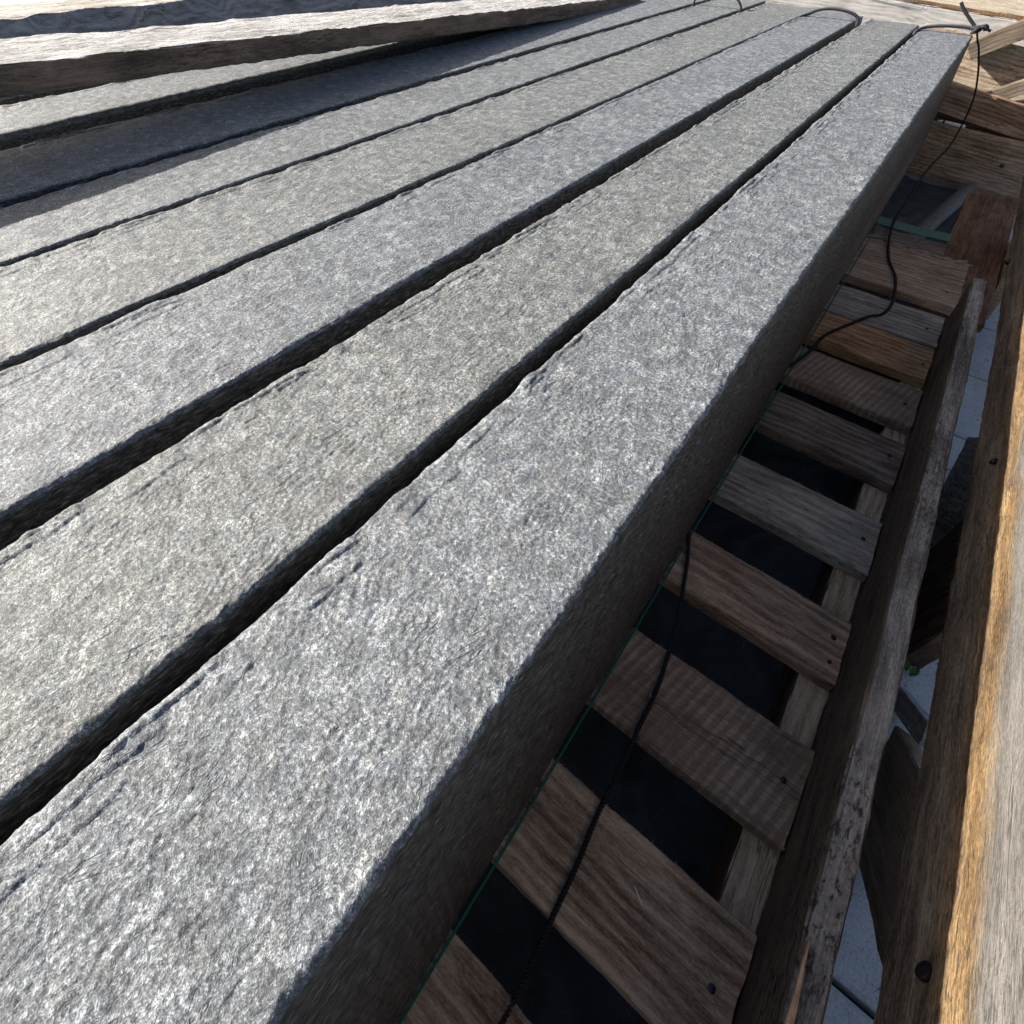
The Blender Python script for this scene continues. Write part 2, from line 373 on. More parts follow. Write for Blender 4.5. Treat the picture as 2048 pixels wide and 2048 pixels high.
def stone(name, xr, xl, y0, y1, ztop, seed, tint, label, fine=0.001, h=0.30, skew=(0.0, 0.0), dz=0.0, rr0=0.0038, chips=1.0, amp=1.0):
    """a long cleft stone post; xr / xl are its right and left top edges, skew shifts the far end, dz lowers it"""
    rng = np.random.RandomState(seed)
    ys = spacing(y0, y1, fine, 3.2, 0.006)
    nt = max(30, int((xr - xl) / (fine * 1.1)))
    # profile columns
    nf = 46 if fine < 0.0012 else 26
    nc = 9
    kinds = []
    for t in np.linspace(0, 1, nf): kinds.append((0, t ** 0.7))
    for t in np.linspace(0, 1, nc + 2)[1:-1]: kinds.append((1, t))
    for t in np.linspace(0, 1, nt): kinds.append((2, t))
    for t in np.linspace(0, 1, nc)[1:-1]: kinds.append((3, t))
    for t in np.linspace(0, 1, 16): kinds.append((4, t ** 1.5))
    K = np.array(kinds); kd = K[:, 0].astype(int)[None, :]; tt = K[:, 1][None, :]
    Y = ys[:, None] + 0 * tt
    u = (Y - y0) / (y1 - y0)
    s = seed * 13.7
    def n1(f, sd): return perlin(Y * f + s, np.full_like(Y, sd * 3.3 + 0.5), seed + sd)
    er = xr + 0.0010 * n1(5, 1) + amp * (0.0007 * n1(34, 2) + 0.0008 * n1(120, 3) + 0.0009 * n1(330, 4))
    el = xl + 0.0008 * n1(4, 5) + 0.0004 * n1(30, 6) + 0.0005 * n1(110, 7) + 0.0003 * n1(300, 17)
    sk = skew[0] + (skew[1] - skew[0]) * u
    rr = np.clip(rr0 + amp * (0.0016 * n1(20, 8) + 0.0016 * n1(85, 9)), 0.0018, 0.014)
    rl = np.clip(0.0030 + 0.0026 * n1(40, 10), 0.0012, 0.006)
    zt = ztop + dz * u
    X = np.zeros_like(Y); Z = np.zeros_like(Y); NX = np.zeros_like(Y); NZ = np.zeros_like(Y); side = np.zeros_like(Y)
    k0 = (kd == 0) & (Y == Y); k1 = (kd == 1) & (Y == Y); k2 = (kd == 2) & (Y == Y); k3 = (kd == 3) & (Y == Y); k4 = (kd == 4) & (Y == Y)
    T = tt + 0 * Y
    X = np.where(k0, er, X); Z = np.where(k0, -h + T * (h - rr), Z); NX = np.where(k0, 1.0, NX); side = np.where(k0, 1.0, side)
    a = T * np.pi / 2
    X = np.where(k1, er - rr + rr * np.cos(a), X); Z = np.where(k1, -rr + rr * np.sin(a), Z)
    NX = np.where(k1, np.cos(a), NX); NZ = np.where(k1, np.sin(a), NZ); side = np.where(k1, (np.cos(a) > 0.96) * 0.8, side)
    X = np.where(k2, er - rr + T * (el + rl - er + rr), X); NZ = np.where(k2, 1.0, NZ)
    X = np.where(k3, el + rl - rl * np.sin(a), X); Z = np.where(k3, -rl + rl * np.cos(a), Z)
    NX = np.where(k3, -np.sin(a), NX); NZ = np.where(k3, np.cos(a), NZ)
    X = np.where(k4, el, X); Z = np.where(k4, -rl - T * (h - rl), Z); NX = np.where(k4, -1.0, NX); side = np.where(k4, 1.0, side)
    # cleft relief of the top
    P = lambda fx, fy, sd: perlin(X * fx + s, Y * fy + s * 0.7, seed + 20 + sd)
    top = 0.0008 * P(14, 9, 1) + 0.0006 * P(45, 32, 2) + 0.00055 * P(120, 95, 3) + 0.00050 * P(290, 250, 4)
    if fine < 0.0014: top = top + 0.00036 * P(560, 500, 5)
    q = (P(34, 15, 6) + 0.5 * P(80, 36, 7) + 0.18 * P(220, 120, 8)) * 4.2
    fr = q - np.floor(q)
    terr = (np.floor(q) + sstep(0.40, 0.60, fr) - q)
    msk = sstep(0.02, 0.22, P(22, 14, 9) + 0.06)
    top = top + 0.0007 * terr * msk
    d = X - el                                                 # lips of flakes along the left edge
    lip = 0
    for j, (dd, am) in enumerate(((0.0050, 0.0012), (0.010, 0.0010), (0.019, 0.0008))):
        dk = dd + 0.0042 * n1(20 + 9 * j, 40 + j) + 0.0018 * n1(95, 44 + j) + 0.0008 * n1(280, 48 + j)
        pres = sstep(0.04, 0.16, n1(13 + 7 * j, 52 + j) + 0.3 * n1(60, 56 + j))
        lip = lip + am * pres * chips * (1 - sstep(-0.0002, 0.0008, d - dk))
    top = top + np.where(X < (el + er) / 2, lip, 0)
    # dips scalloped out of the right edge
    dr = er - X
    scal = np.clip(n1(32, 60) + 0.4 * n1(90, 61), 0, 1) * 0.0022 * (1 - sstep(0.0, 0.010, dr))
    top = top - scal
    F = lambda fy, fz, sd: perlin(Y * fy + s, Z * fz + s, seed + 80 + sd)
    face = 0.0012 * F(14, 9, 1) + 0.0008 * F(40, 60, 2) + 0.0006 * F(110, 230, 3) + 0.0004 * F(260, 520, 4)
    wgt = np.where(k2, 1.0, np.where(k1 | k3, NZ, 0.0))
    disp = top * wgt + face * (1 - wgt)
    X = X + NX * disp + sk; Z = Z + NZ * top * (wgt > 0) + zt
    co = np.stack([X, Y, Z], -1)
    R, C = Y.shape
    idx = np.arange(R * C).reshape(R, C)
    quads = np.stack([idx[:-1, :-1], idx[1:, :-1], idx[1:, 1:], idx[:-1, 1:]], -1).reshape(-1, 4)
    cx, cy, cz = (xr + xl) / 2 + (skew[0] + skew[1]) / 2, (y0 + y1) / 2, ztop - h
    co = co.reshape(-1, 3) - np.array([cx, cy, cz])
    # end caps
    n0 = len(co)
    extra = []
    qs = [quads]
    for row in (0, R - 1):
        c = np.array([co[idx[row]].mean(0)]); extra.append(c)
    co = np.concatenate([co] + extra)
    caps = []
    for e, row in enumerate((0, R - 1)):
        ring = list(idx[row]) + [idx[row][0]]
        for i in range(0, len(ring) - 2, 2):
            q4 = (ring[i], ring[i + 1], ring[i + 2], n0 + e)
            caps.append(q4 if e else q4[::-1])
    quads = np.concatenate([quads, np.array(caps)])
    me = mesh_np(name, co, quads=quads)
    at = me.attributes.new('side', 'FLOAT', 'POINT')
    sv = np.concatenate([side.ravel(), [1.0, 1.0]]).astype(np.float32)
    at.data.foreach_set('value', sv)
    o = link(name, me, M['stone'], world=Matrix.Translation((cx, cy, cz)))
    o.color = (*tint, 1)
    tag(o, label, 'stone post', 'stone posts lying side by side in the crate')
    return o

blue, green = (0.94, 0.985, 1.04), (0.965, 0.985, 0.965)
stone('stone_post', -0.064, -0.190, -0.55, 2.17, 0.0, 11, blue, 'outermost grey stone post, its dark side face dropping to the slatted pit', fine=0.00095)
stone('stone_post', -0.205, -0.3385, -0.58, 2.235, 0.0, 23, green, 'second stone post from the slatted pit, slightly greenish, bare of twine', fine=0.0010)
stone('stone_post', -0.366, -0.5115, -0.52, 2.28, 0.0, 37, blue, 'stone post under the arched twine beside the widest dark gap', fine=0.0012)
stone('stone_post', -0.526, -0.687, -0.57, 2.33, 0.0, 41, green, 'wide greenish stone post fourth from the pit, between two narrow joints', fine=0.0014, skew=(-0.003, 0.010), rr0=0.0032, amp=0.6)
stone('stone_post', -0.699, -0.8375, -0.55, 2.37, 0.0, 53, (0.96, 0.985, 1.0), 'stone post with the edge of the shadow running along its side', fine=0.0017, rr0=0.003, amp=0.5)
stone('stone_post', -0.862, -1.042, -0.60, 2.40, 0.0, 67, (0.95, 0.985, 1.03), 'stone post lying in shadow between two sunlit ones', fine=0.0020, rr0=0.003, amp=0.5)
stone('stone_post', -1.098, -1.248, -0.56, 2.38, 0.0, 79, (0.96, 0.985, 1.0), 'sunlit stone post passing just under the timber beam', fine=0.0020, skew=(0.010, -0.075), rr0=0.010)
stone('stone_post', -1.330, -1.460, -0.60, 2.40, -0.004, 83, (1.0, 1.0, 1.0), 'stone post almost hidden behind the timber beam', fine=0.0034, h=0.296)

# ------------------------------------------------------------------ boards
def board(name, parent, c, L, W, l, wd, t, mat, seed=0, rough=0.0012, seg=0.010, warp=0.002, fuzz=None, corner=0.0014, taper=0.0, wane=0.0, wz=1):
    """plank centred at c: length along L, width along W, thickness along L x W; grain along local x.
    fuzz = list of (which, count): torn fibres along an edge, which in 'y+z+', 'y-z+' ..."""
    L = Vector(L).normalized(); W = Vector(W); W = (W - W.dot(L) * L).normalized(); T = L.cross(W)
    world = Matrix(((L.x, W.x, T.x, c[0]), (L.y, W.y, T.y, c[1]), (L.z, W.z, T.z, c[2]), (0, 0, 0, 1)))
    n = max(6, int(l / seg))
    hy, hz, r = wd / 2, t / 2, corner
    prof = []
    ny = max(4, int(wd / 0.007)); nz = max(3, int(t / 0.006))
    def side_pts(a, b, k, nx, nyv):
        for i in range(k): 
            f = i / (k - 1)
            prof.append((a[0] + (b[0] - a[0]) * f, a[1] + (b[1] - a[1]) * f, nx, nyv))
    side_pts((-hy + r, hz), (hy - r, hz), ny, 0, 1)
    prof.append((hy - r * .3, hz - r * .3, .7, .7))
    side_pts((hy, hz - r), (hy, -hz + r), nz, 1, 0)
    prof.append((hy - r * .3, -hz + r * .3, .7, -.7))
    side_pts((hy - r, -hz), (-hy + r, -hz), ny, 0, -1)
    prof.append((-hy + r * .3, -hz + r * .3, -.7, -.7))
    side_pts((-hy, -hz + r), (-hy, hz - r), nz, -1, 0)
    prof.append((-hy + r * .3, hz - r * .3, -.7, .7))
    P = np.array(prof); C = len(P)
    xs = np.linspace(-l / 2, l / 2, n + 1)
    X = xs[:, None] + 0 * P[:, 0][None]
    per = np.arange(C)[None] * (2 * (wd + t) / C) + 0 * X
    s = seed * 7.13 + 0.3
    dn = rough * (1.2 * perlin(X * 14 + s, per * 30 + s, seed) + 0.8 * perlin(X * 55 + s, per * 120, seed + 1) + 0.5 * perlin(X * 160 + s, per * 260, seed + 2))
    edge = (np.abs(P[:, 2]) * np.abs(P[:, 3]) > 0.1)[None]
    nick = np.clip(perlin(X * 30 + s, per * 5 + s, seed + 3) + 0.5 * perlin(X * 110 + s, per * 5, seed + 4), -1, 1)
    dn = np.where(edge, dn - rough * 1.3 * np.abs(nick), dn)
    Yv = P[:, 0][None] + P[:, 2][None] * dn; Zv = P[:, 1][None] + P[:, 3][None] * dn
    Yv = Yv * (1 + taper * X / l)
    if wane:                                  # bark edge on the y+ side
        wv = wane * (0.5 + 0.8 * perlin(X * 4 + s, 0 * X + 1.5, seed + 8) + 0.35 * perlin(X * 17 + s, 0 * X + 2.5, seed + 9))
        Yv = Yv - np.where(Yv > 0, np.clip(Yv / hy, 0, 1) ** 2, 0) * np.clip(wv, 0, wane * 1.5) * (0.5 + 0.5 * np.clip(wz * Zv / hz, -1, 1))
    Yv = Yv + warp * perlin(xs * 2.1 + s, 0 * xs + 3.5, seed + 5)[:, None]
    Zv = Zv + warp * 0.6 * perlin(xs * 2.1 + s, 0 * xs + 9.5, seed + 6)[:, None]
    endn = 0.0025 * perlin(per * 60 + s, per * 0 + 0.5, seed + 7)
    X[0] -= endn[0]; X[-1] += endn[-1]
    co = np.stack([X, Yv, Zv], -1).reshape(-1, 3)
    idx = np.arange((n + 1) * C).reshape(n + 1, C)
    nxt = np.roll(idx, -1, 1)
    quads = np.stack([idx[:-1], nxt[:-1], nxt[1:], idx[1:]], -1).reshape(-1, 4)[:, ::-1]
    faces = [tuple(int(v) for v in q) for q in quads]
    faces.append(tuple(int(v) for v in idx[0])); faces.append(tuple(int(v) for v in idx[-1][::-1]))
    verts = [tuple(v) for v in co]
    rng = random.Random(seed + 99)
    for which, cnt in (fuzz or []):
        sy = 1 if 'y+' in which else -1; sz = 1 if 'z+' in which else -1
        for _ in range(cnt):
            x = rng.uniform(-l / 2, l / 2)
            i = min(n, max(0, int(round((x + l / 2) / l * n))))
            j = int(np.argmin((Yv[i] - sy * hy) ** 2 + (Zv[i] - sz * hz) ** 2))
            b = np.array((x, Yv[i, j], Zv[i, j]))
            ln = rng.uniform(0.0015, 0.0055) * (1.8 if rng.random() < 0.12 else 1)
            dv = np.array((rng.uniform(-1.6, 1.6), sy * rng.uniform(0.1, 0.9), sz * rng.uniform(0.0, 0.8)))
            dv = dv / np.linalg.norm(dv) * ln
            wv2 = np.array((rng.uniform(0.00018, 0.0005), 0, 0)); k = np.array((0, -sy * 0.0004, -sz * 0.0005))
            q = len(verts)
            verts += [tuple(b - wv2 + k), tuple(b + wv2 + k), tuple(b + k * 2.2), tuple(b + dv)]
            faces += [(q, q + 1, q + 3), (q + 1, q + 2, q + 3), (q + 2, q, q + 3)]
    me = mesh_np(name, verts, faces=faces, smooth=True, sharp=32)
    return link(name, me, mat, parent, world)

def nail(parent, pos, normal, r=0.0032, mat='nail', name='nail', lean=(0, 0, 0), proud=0.0012):
    nrm = (Vector(normal) + Vector(lean)).normalized()
    q = nrm.to_track_quat('Z', 'Y').to_matrix().to_4x4()
    prof = [(0.0, proud * 1.25), (r * 0.6, proud * 1.2), (r * 0.95, proud * 0.95), (r, proud * 0.5), (r * 0.9, 0.0), (r * 0.4, -0.001), (r * 0.4, -0.012)]
    co = []; fs = []; N = 14
    for (a, z) in prof:
        for i in range(N):
            th = 2 * math.pi * i / N; co.append((a * math.cos(th), a * math.sin(th), z))
    for k in range(len(prof) - 1):
        for i in range(N):
            j = (i + 1) % N; fs.append((k * N + i, (k + 1) * N + i, (k + 1) * N + j, k * N + j))
    me = mesh_np(name, co, faces=fs, smooth=True, sharp=50)
    return link(name, me, M[mat], parent, Matrix.Translation(pos) @ q)

# ------------------------------------------------------------------ the crate
crate = empty('wooden_crate', (0.0, 0.8, -0.42))
tag(crate, 'open slatted wooden crate of rough boards holding the stone posts', 'crate')
bpy.context.view_layer.update()

ZS = -0.30                                                    # top of the bottom deck
deck = [  # y0, y1, right end, material, drop, twist
    (-0.25, -0.17, 0.116, 'slat_brown', 0, 0.0), (-0.075, 0.026, 0.116, 'slat_brown', 0, 0.005),
    (0.0770, 0.1625, 0.1185, 'slat_brown', 0, 0.0), (0.2225, 0.3085, 0.1185, 'slat_ridged', 0, 0.002),
    (0.3800, 0.4560, 0.1185, 'slat_brown', 0, -0.004), (0.5250, 0.6080, 0.1185, 'slat_grey', 0, 0.003),
    (0.6850, 0.7740, 0.1185, 'slat_dark', 0, -0.010), (0.8120, 0.9080, 0.1185, 'slat_ridged', 0, 0.006),
    (0.9430, 1.0420, 0.1185, 'slat_orange', 0, 0.0), (1.0500, 1.1600, 0.1185, 'slat_grey', 0, 0.002),
    (1.2060, 1.4080, 0.1320, 'slat_brown', 0, 0.0), (1.4250, 1.4950, 0.0850, 'slat_dark', -0.004, 0.0)]
slats = []
for i, (y0, y1, xr, mt, dz, tw) in enumerate(deck):
    xl = -0.62
    s = board('deck_slat', crate, ((xl + xr) / 2, (y0 + y1) / 2, ZS - 0.009 + dz), (1, tw, 0), (0, 1, 0), xr - xl, y1 - y0, 0.018, M[mt], seed=100 + i,
              rough=0.0014, fuzz=[('y+z+', 90), ('y-z+', 110)], warp=0.0015)
    slats.append(s)
slats[10]['label'] = 'wide deck slat with a frayed far edge'
slats[8]['label'] = 'orange deck slat with a dark knot'
slats[3]['label'] = 'deck slat with ridged saw marks'
for k, (x, y) in {2: (0.101, 0.116), 3: (0.103, 0.270), 4: (0.106, 0.426), 5: (0.104, 0.571), 6: (0.103, 0.735), 7: (0.102, 0.862), 8: (0.108, 0.985), 9: (0.098, 1.10), 10: (0.110, 1.26)}.items():
    nail(slats[k], (x, y, ZS), (0, 0, 1), r=0.0028)
    if k in (2, 4): nail(slats[k], (x + 0.003, y - 0.028, ZS), (0, 0, 1), r=0.0022)
# frayed strands along the wide slat's far edge
def frayed():
    rng = random.Random(8); co = []; fs = []
    for i in range(46):
        x = rng.uniform(-0.06, 0.125) if i > 12 else rng.uniform(0.085, 0.132)
        y = 1.405 + rng.uniform(-0.006, 0.004); z = ZS + rng.uniform(-0.002, 0.003); ln = rng.uniform(0.012, 0.035)
        dx, dy = ln * rng.uniform(0.7, 1.0), ln * rng.uniform(-0.25, 0.35); wv = rng.uniform(0.0008, 0.0022); q = len(co)
        co += [(x - dx / 2, y - wv, z), (x - dx / 2, y + wv, z + 0.001), (x + dx / 2, y + dy + wv * .4, z + 0.002), (x + dx / 2, y + dy - wv * .4, z + 0.001), (x, y + dy / 2, z + 0.0035)]
        fs += [(q, q + 1, q + 4), (q + 1, q + 2, q + 4), (q + 2, q + 3, q + 4), (q + 3, q, q + 4)]
    link('splintered_edge', mesh_np('splintered_edge', co, faces=fs, smooth=False), M['splinter_wood'], slats[10])
frayed()

run = board('runner', crate, (0.1046, 0.465, -0.368), (0, 1, 0), (1, 0, 0), 1.44, 0.0305, 0.1, M['runner'], seed=3, rough=0.0016)
board('runner', crate, (-0.42, 0.75, -0.368), (0, 1, 0), (1, 0, 0), 2.4, 0.07, 0.1, M['runner'], seed=4)
# lower side rail: dark inner face, weathered top edge
lower = board('lower_rail', crate, (0.1305, 0.405, -0.2585), (0, 1, 0), (-1, 0, 0), 1.45, 0.0205, 0.121, M['lower_rail'], seed=31, rough=0.0013, warp=0.0012,
              fuzz=[('y+z-', 160), ('y-z-', 90), ('y+z+', 120)], corner=0.002)
# upper side rail
upper = board('upper_rail', crate, (0.1855, 0.80, -0.136), (0, 1, 0), (0, 0, 1), 2.9, 0.196, 0.023, M['upper_rail'], seed=35, rough=0.0016, warp=0.0030,
              fuzz=[('y-z+', 520), ('y-z-', 520)], corner=0.003)
nail(upper, (0.1735, 0.641, -0.174), (-1, 0, 0), r=0.0046, lean=(0, 0.4, 0.35), proud=0.003)
nail(upper, (0.1735, 0.170, -0.171), (-1, 0, 0), r=0.0056, lean=(0, 0.3, 0.3), proud=0.003)
nail(upper, (0.1735, 1.290, -0.225), (-1, 0, 0), r=0.005, lean=(0, -0.3, 0.8), proud=0.006)

XO = 0.208                                                    # boards nailed to the outside of the upper rail
def side_board(p, q, wd, mat, seed, name, x=XO, t=0.021, **kw):
    """board in the side plane from (y, z) p to q"""
    a = Vector((x, p[0], p[1])); b = Vector((x, q[0], q[1])); d = b - a
    return board(name, crate, (a + b) / 2, d, Vector((1, 0, 0)).cross(d), d.length, wd, t, mat, seed=seed, **kw)
side_board((0.622, -0.42), (0.545, -0.05), 0.172, M['dark_wood'], 51, 'upright')
side_board((0.850, -0.427), (0.450, -0.095), 0.200, M['grey_plank'], 52, 'brace', x=0.2105, t=0.019, fuzz=[('y-z+', 90)])
side_board((0.390, -0.42), (0.030, -0.045), 0.112, M['brace'], 53, 'brace', x=0.2065, t=0.019)
side_board((0.487, -0.42), (0.395, -0.315), 0.024, M['grey_plank'], 57, 'batten', x=0.2055, t=0.013)
side_board((1.540, -0.42), (1.500, -0.05), 0.195, M['tan_saw'], 54, 'upright')
side_board((-0.12, -0.42), (-0.12, -0.05), 0.085, M['slat_brown'], 55, 'upright')
# plank lying along the side beyond the frayed slat
plank = board('side_plank', crate, (0.140, 1.58, -0.3295), (0.03, 1, 0), (1, 0, 0), 0.72, 0.112, 0.018, M['red_wood'], seed=61)
board('batten', crate, (0.1245, 0.055, -0.1955), (-0.02, 1, 0), (1, 0, 0), 0.19, 0.0085, 0.005, M['slat_brown'], seed=58, corner=0.0006, rough=0.0004, taper=-1.75)
# far end of the crate
e1 = board('end_board', crate, (0.01, 2.215, -0.325), (1, 0, -0.055), (0, -0.02, 1), 0.46, 0.160, 0.022, M['slat_brown'], seed=71, rough=0.002)
nail(e1, (0.149, 2.203, -0.322), (0, -1, 0), r=0.006, lean=(0.3, 0, 0))
e2 = board('end_board', crate, (0.02, 2.263, -0.192), (1, 0, -0.15), (0, 0, 1), 0.44, 0.082, 0.028, M['slat_brown'], seed=72, rough=0.002)
board('end_board', crate, (0.02, 2.355, -0.118), (1, 0, -0.12), (0, 0, 1), 0.44, 0.165, 0.022, M['lit_board'], seed=73, rough=0.003)
sill = board('end_board', crate, (-0.42, 2.425, -0.038), (1, 0, -0.055), (0, 0, 1), 1.36, 0.150, 0.024, M['pale_board'], seed=74, rough=0.0014)
board('end_board', crate, (-0.02, 2.300, -0.305), (1, 0, -0.05), (0, 0, 1), 0.56, 0.225, 0.020, M['slat_dark'], seed=79)  # dark board added behind so the slot between end boards reads black
board('end_brace', crate, (0.030, 2.318, 0.002), (0.75, -0.02, 0.52), (-0.5, 0, 0.75), 0.22, 0.050, 0.034, M['end_brace'], seed=75, rough=0.002)
board('end_brace', crate, (0.090, 2.308, -0.140), (0.75, -0.04, 0.52), (-0.5, 0, 0.75), 0.18, 0.038, 0.034, M['end_brace'], seed=76, rough=0.002)
board('end_post', crate, (-1.05, 2.43, -0.16), (0, 0, 1), (1, 0, 0), 0.52, 0.09, 0.03, M['slat_brown'], seed=77)

lid = board('lid_board', crate, (-0.300, 2.618, 0.0400), (1, -0.0, -0.055), (0, 1, 0), 1.50, 0.400, 0.012, M['lid'], seed=78, rough=0.002, warp=0.004)
# pencilled mark on the end board: an open box with a scribble
def strokes(name, lines, parent, mat, wd=0.0022):
    co, fs = [], []
    for pts in lines:
        for (a, b) in zip(pts[:-1], pts[1:]):
            a = Vector(a); b = Vector(b); d = (b - a)
            s = Vector((-d.z, 0, d.x)).normalized() * wd / 2; q = len(co)
            co += [tuple(a - s), tuple(b - s), tuple(b + s), tuple(a + s)]; fs.append((q, q + 1, q + 2, q + 3))
    return link(name, mesh_np(name, co, faces=fs, smooth=False), mat, parent)
YM = 2.4105
strokes('pencil_mark', [[(-0.425, YM, 0.043), (-0.381, YM, 0.032), (-0.321, YM, 0.024), (-0.233, YM, 0.016)], [(-0.233, YM, 0.016), (-0.226, YM, 0.037)],
                        [(-0.345, YM, 0.029), (-0.338, YM, 0.050)],
                        [(-0.296, YM, 0.030), (-0.290, YM, 0.042), (-0.284, YM, 0.031), (-0.277, YM, 0.042), (-0.270, YM, 0.031), (-0.262, YM, 0.043), (-0.256, YM, 0.036)]], sill, M['ink'])

# ------------------------------------------------------------------ loose timbers on the left
beam = board('timber_beam', None, (-1.088, 0.70, 0.0680), (-0.022, 1, -0.053), (-1, 0, 0), 2.7, 0.205, 0.037, M['beam'], seed=91, rough=0.0028, warp=0.005,
             fuzz=[('y-z+', 420), ('y-z-', 300), ('y+z+', 240)], corner=0.003, wane=0.035)
tag(beam, 'long pale sawn timber beam lying across the stone posts, brown near side in shade', 'timber')
b2 = board('timber_plank', None, (-1.545, 0.70, 0.0430), (-0.01, 1, 0.0), (1, 0, 0), 2.6, 0.230, 0.086, M['plank_far'], seed=92, rough=0.003, warp=0.006, wane=0.10, wz=-1)
tag(b2, 'waney timber plank behind the pale beam at the top left corner', 'timber')

# ------------------------------------------------------------------ twine and straps
def curve_pts(pts, step):
    P = [Vector(p) for p in pts]; out = []
    P = [P[0] * 2 - P[1]] + P + [P[-1] * 2 - P[-2]]
    for i in range(1, len(P) - 2):
        a, b, c, d = P[i - 1:i + 3]; n = max(2, int((c - b).length / step))
        for k in range(n):
            t = k / n
            out.append(0.5 * ((2 * b) + (c - a) * t + (2 * a - 5 * b + 4 * c - d) * t * t + (3 * b - a - 3 * c + d) * t ** 3))
    out.append(P[-2]); return out

def rope_geo(pts, R, lay=0.011, strands=3, seed=0):
    """twisted strands along a smooth path; returns verts, faces"""
    rng = random.Random(seed)
    C = curve_pts(pts, lay / 10)
    T = [(C[min(i + 1, len(C) - 1)] - C[max(i - 1, 0)]).normalized() for i in range(len(C))]
    n = T[0].orthogonal().normalized(); ns = []
    for t in T:
        n = (n - n.dot(t) * t).normalized(); ns.append(n.copy())
    co, fs = [], []
    s = 0; S = [0]
    for i in range(1, len(C)): s += (C[i] - C[i - 1]).length; S.append(s)
    r = R * 0.56; o = R * 0.52; m = 7
    for j in range(strands):
        base = len(co); rings = []
        for i, c in enumerate(C):
            a = 2 * math.pi * (j / strands + S[i] / lay)
            b = T[i].cross(ns[i])
            d = ns[i] * math.cos(a) + b * math.sin(a); e = T[i].cross(d)
            for q in range(m):
                th = 2 * math.pi * q / m
                co.append(tuple(c + d * (o + r * math.cos(th)) + e * (r * math.sin(th))))
        for i in range(len(C) - 1):
            for q in range(m):
                u, v = base + i * m + q, base + i * m + (q + 1) % m
                fs.append((u, v, v + m, u + m))
        fs.append(tuple(base + q for q in range(m))[::-1]); fs.append(tuple(base + (len(C) - 1) * m + q for q in range(m)))
    for _ in range(int(s / 0.004)):                          # loose hairs
        i = rng.randrange(len(C)); d = Vector((rng.uniform(-1, 1), rng.uniform(-1, 1), rng.uniform(-1, 1))).normalized()
        p = C[i] + d * R * 0.8; q = len(co); tp = p + (d + T[i] * rng.uniform(-1, 1)) * rng.uniform(0.001, 0.003)
        w2 = T[i] * 0.00018
        co += [tuple(p - w2), tuple(p + w2), tuple(tp)]; fs.append((q, q + 1, q + 2))
    return co, fs

def rope(name, paths, parent=None, R=0.0042, lay=0.016, seed=0, offset=(0, 0, 0)):
    co, fs = [], []
    for i, p in enumerate(paths):
        c, f = rope_geo(p, R, lay, seed=seed + i); b = len(co)
        co += c; fs += [tuple(v + b for v in q) for q in f]
    return link(name, mesh_np(name, co, faces=fs, smooth=True), M['cord' if 'cord' in name else 'rope'], parent)

G = 'dark twine tied round the stone posts'
t1 = rope('twine', [[(-0.197, 2.06, -0.10), (-0.197, 2.10, -0.012), (-0.192, 2.135, 0.002), (-0.178, 2.148, 0.009), (-0.155, 2.150, 0.014), (-0.125, 2.150, 0.0175), (-0.095, 2.150, 0.019), (-0.063, 2.150, 0.0165)]], R=0.0048, lay=0.019, seed=1)
tag(t1, 'dark twine knotted at the top corner of the outermost stone post', 'twine', G)
rope('knot', [[(-0.074, 2.150, 0.016), (-0.063, 2.143, 0.024), (-0.053, 2.150, 0.019), (-0.061, 2.158, 0.010), (-0.070, 2.147, 0.008), (-0.064, 2.138, 0.016), (-0.054, 2.150, 0.025), (-0.060, 2.156, 0.016)]], parent=t1, seed=3)
rope('loose_end', [[(-0.063, 2.150, 0.018), (-0.078, 2.150, 0.030), (-0.098, 2.149, 0.047), (-0.112, 2.148, 0.060), (-0.124, 2.148, 0.074)]], parent=t1, R=0.0044, seed=5)
rope('loose_end', [[(-0.062, 2.150, 0.018), (-0.052, 2.147, 0.022), (-0.042, 2.148, 0.020), (-0.030, 2.150, 0.016)], [(-0.055, 2.146, 0.02), (-0.048, 2.14, 0.030), (-0.040, 2.146, 0.024), (-0.046, 2.15, 0.016)]], parent=t1, R=0.0036, seed=6)
t2 = rope('twine', [[(-0.518, 2.05, -0.08), (-0.516, 2.10, -0.012), (-0.506, 2.140, 0.002), (-0.494, 2.150, 0.008), (-0.481, 2.152, 0.016), (-0.462, 2.152, 0.0225), (-0.435, 2.152, 0.0265), (-0.399, 2.150, 0.025), (-0.369, 2.150, 0.018), (-0.356, 2.147, 0.006), (-0.352, 2.13, -0.02), (-0.352, 2.08, -0.10)]], R=0.0048, lay=0.019, seed=11)
tag(t2, 'dark twine arching over a stone post beside the widest gap', 'twine', G)
t3 = rope('twine', [[(-0.850, 2.09, -0.06), (-0.848, 2.10, 0.004), (-0.838, 2.10, 0.026), (-0.800, 2.10, 0.046), (-0.755, 2.10, 0.050), (-0.718, 2.10, 0.036), (-0.696, 2.10, 0.018), (-0.690, 2.10, 0.001), (-0.693, 2.095, -0.05)]], R=0.0036, seed=15)
tag(t3, 'thin dark twine arched over a stone post at the top edge of the view', 'twine', G)
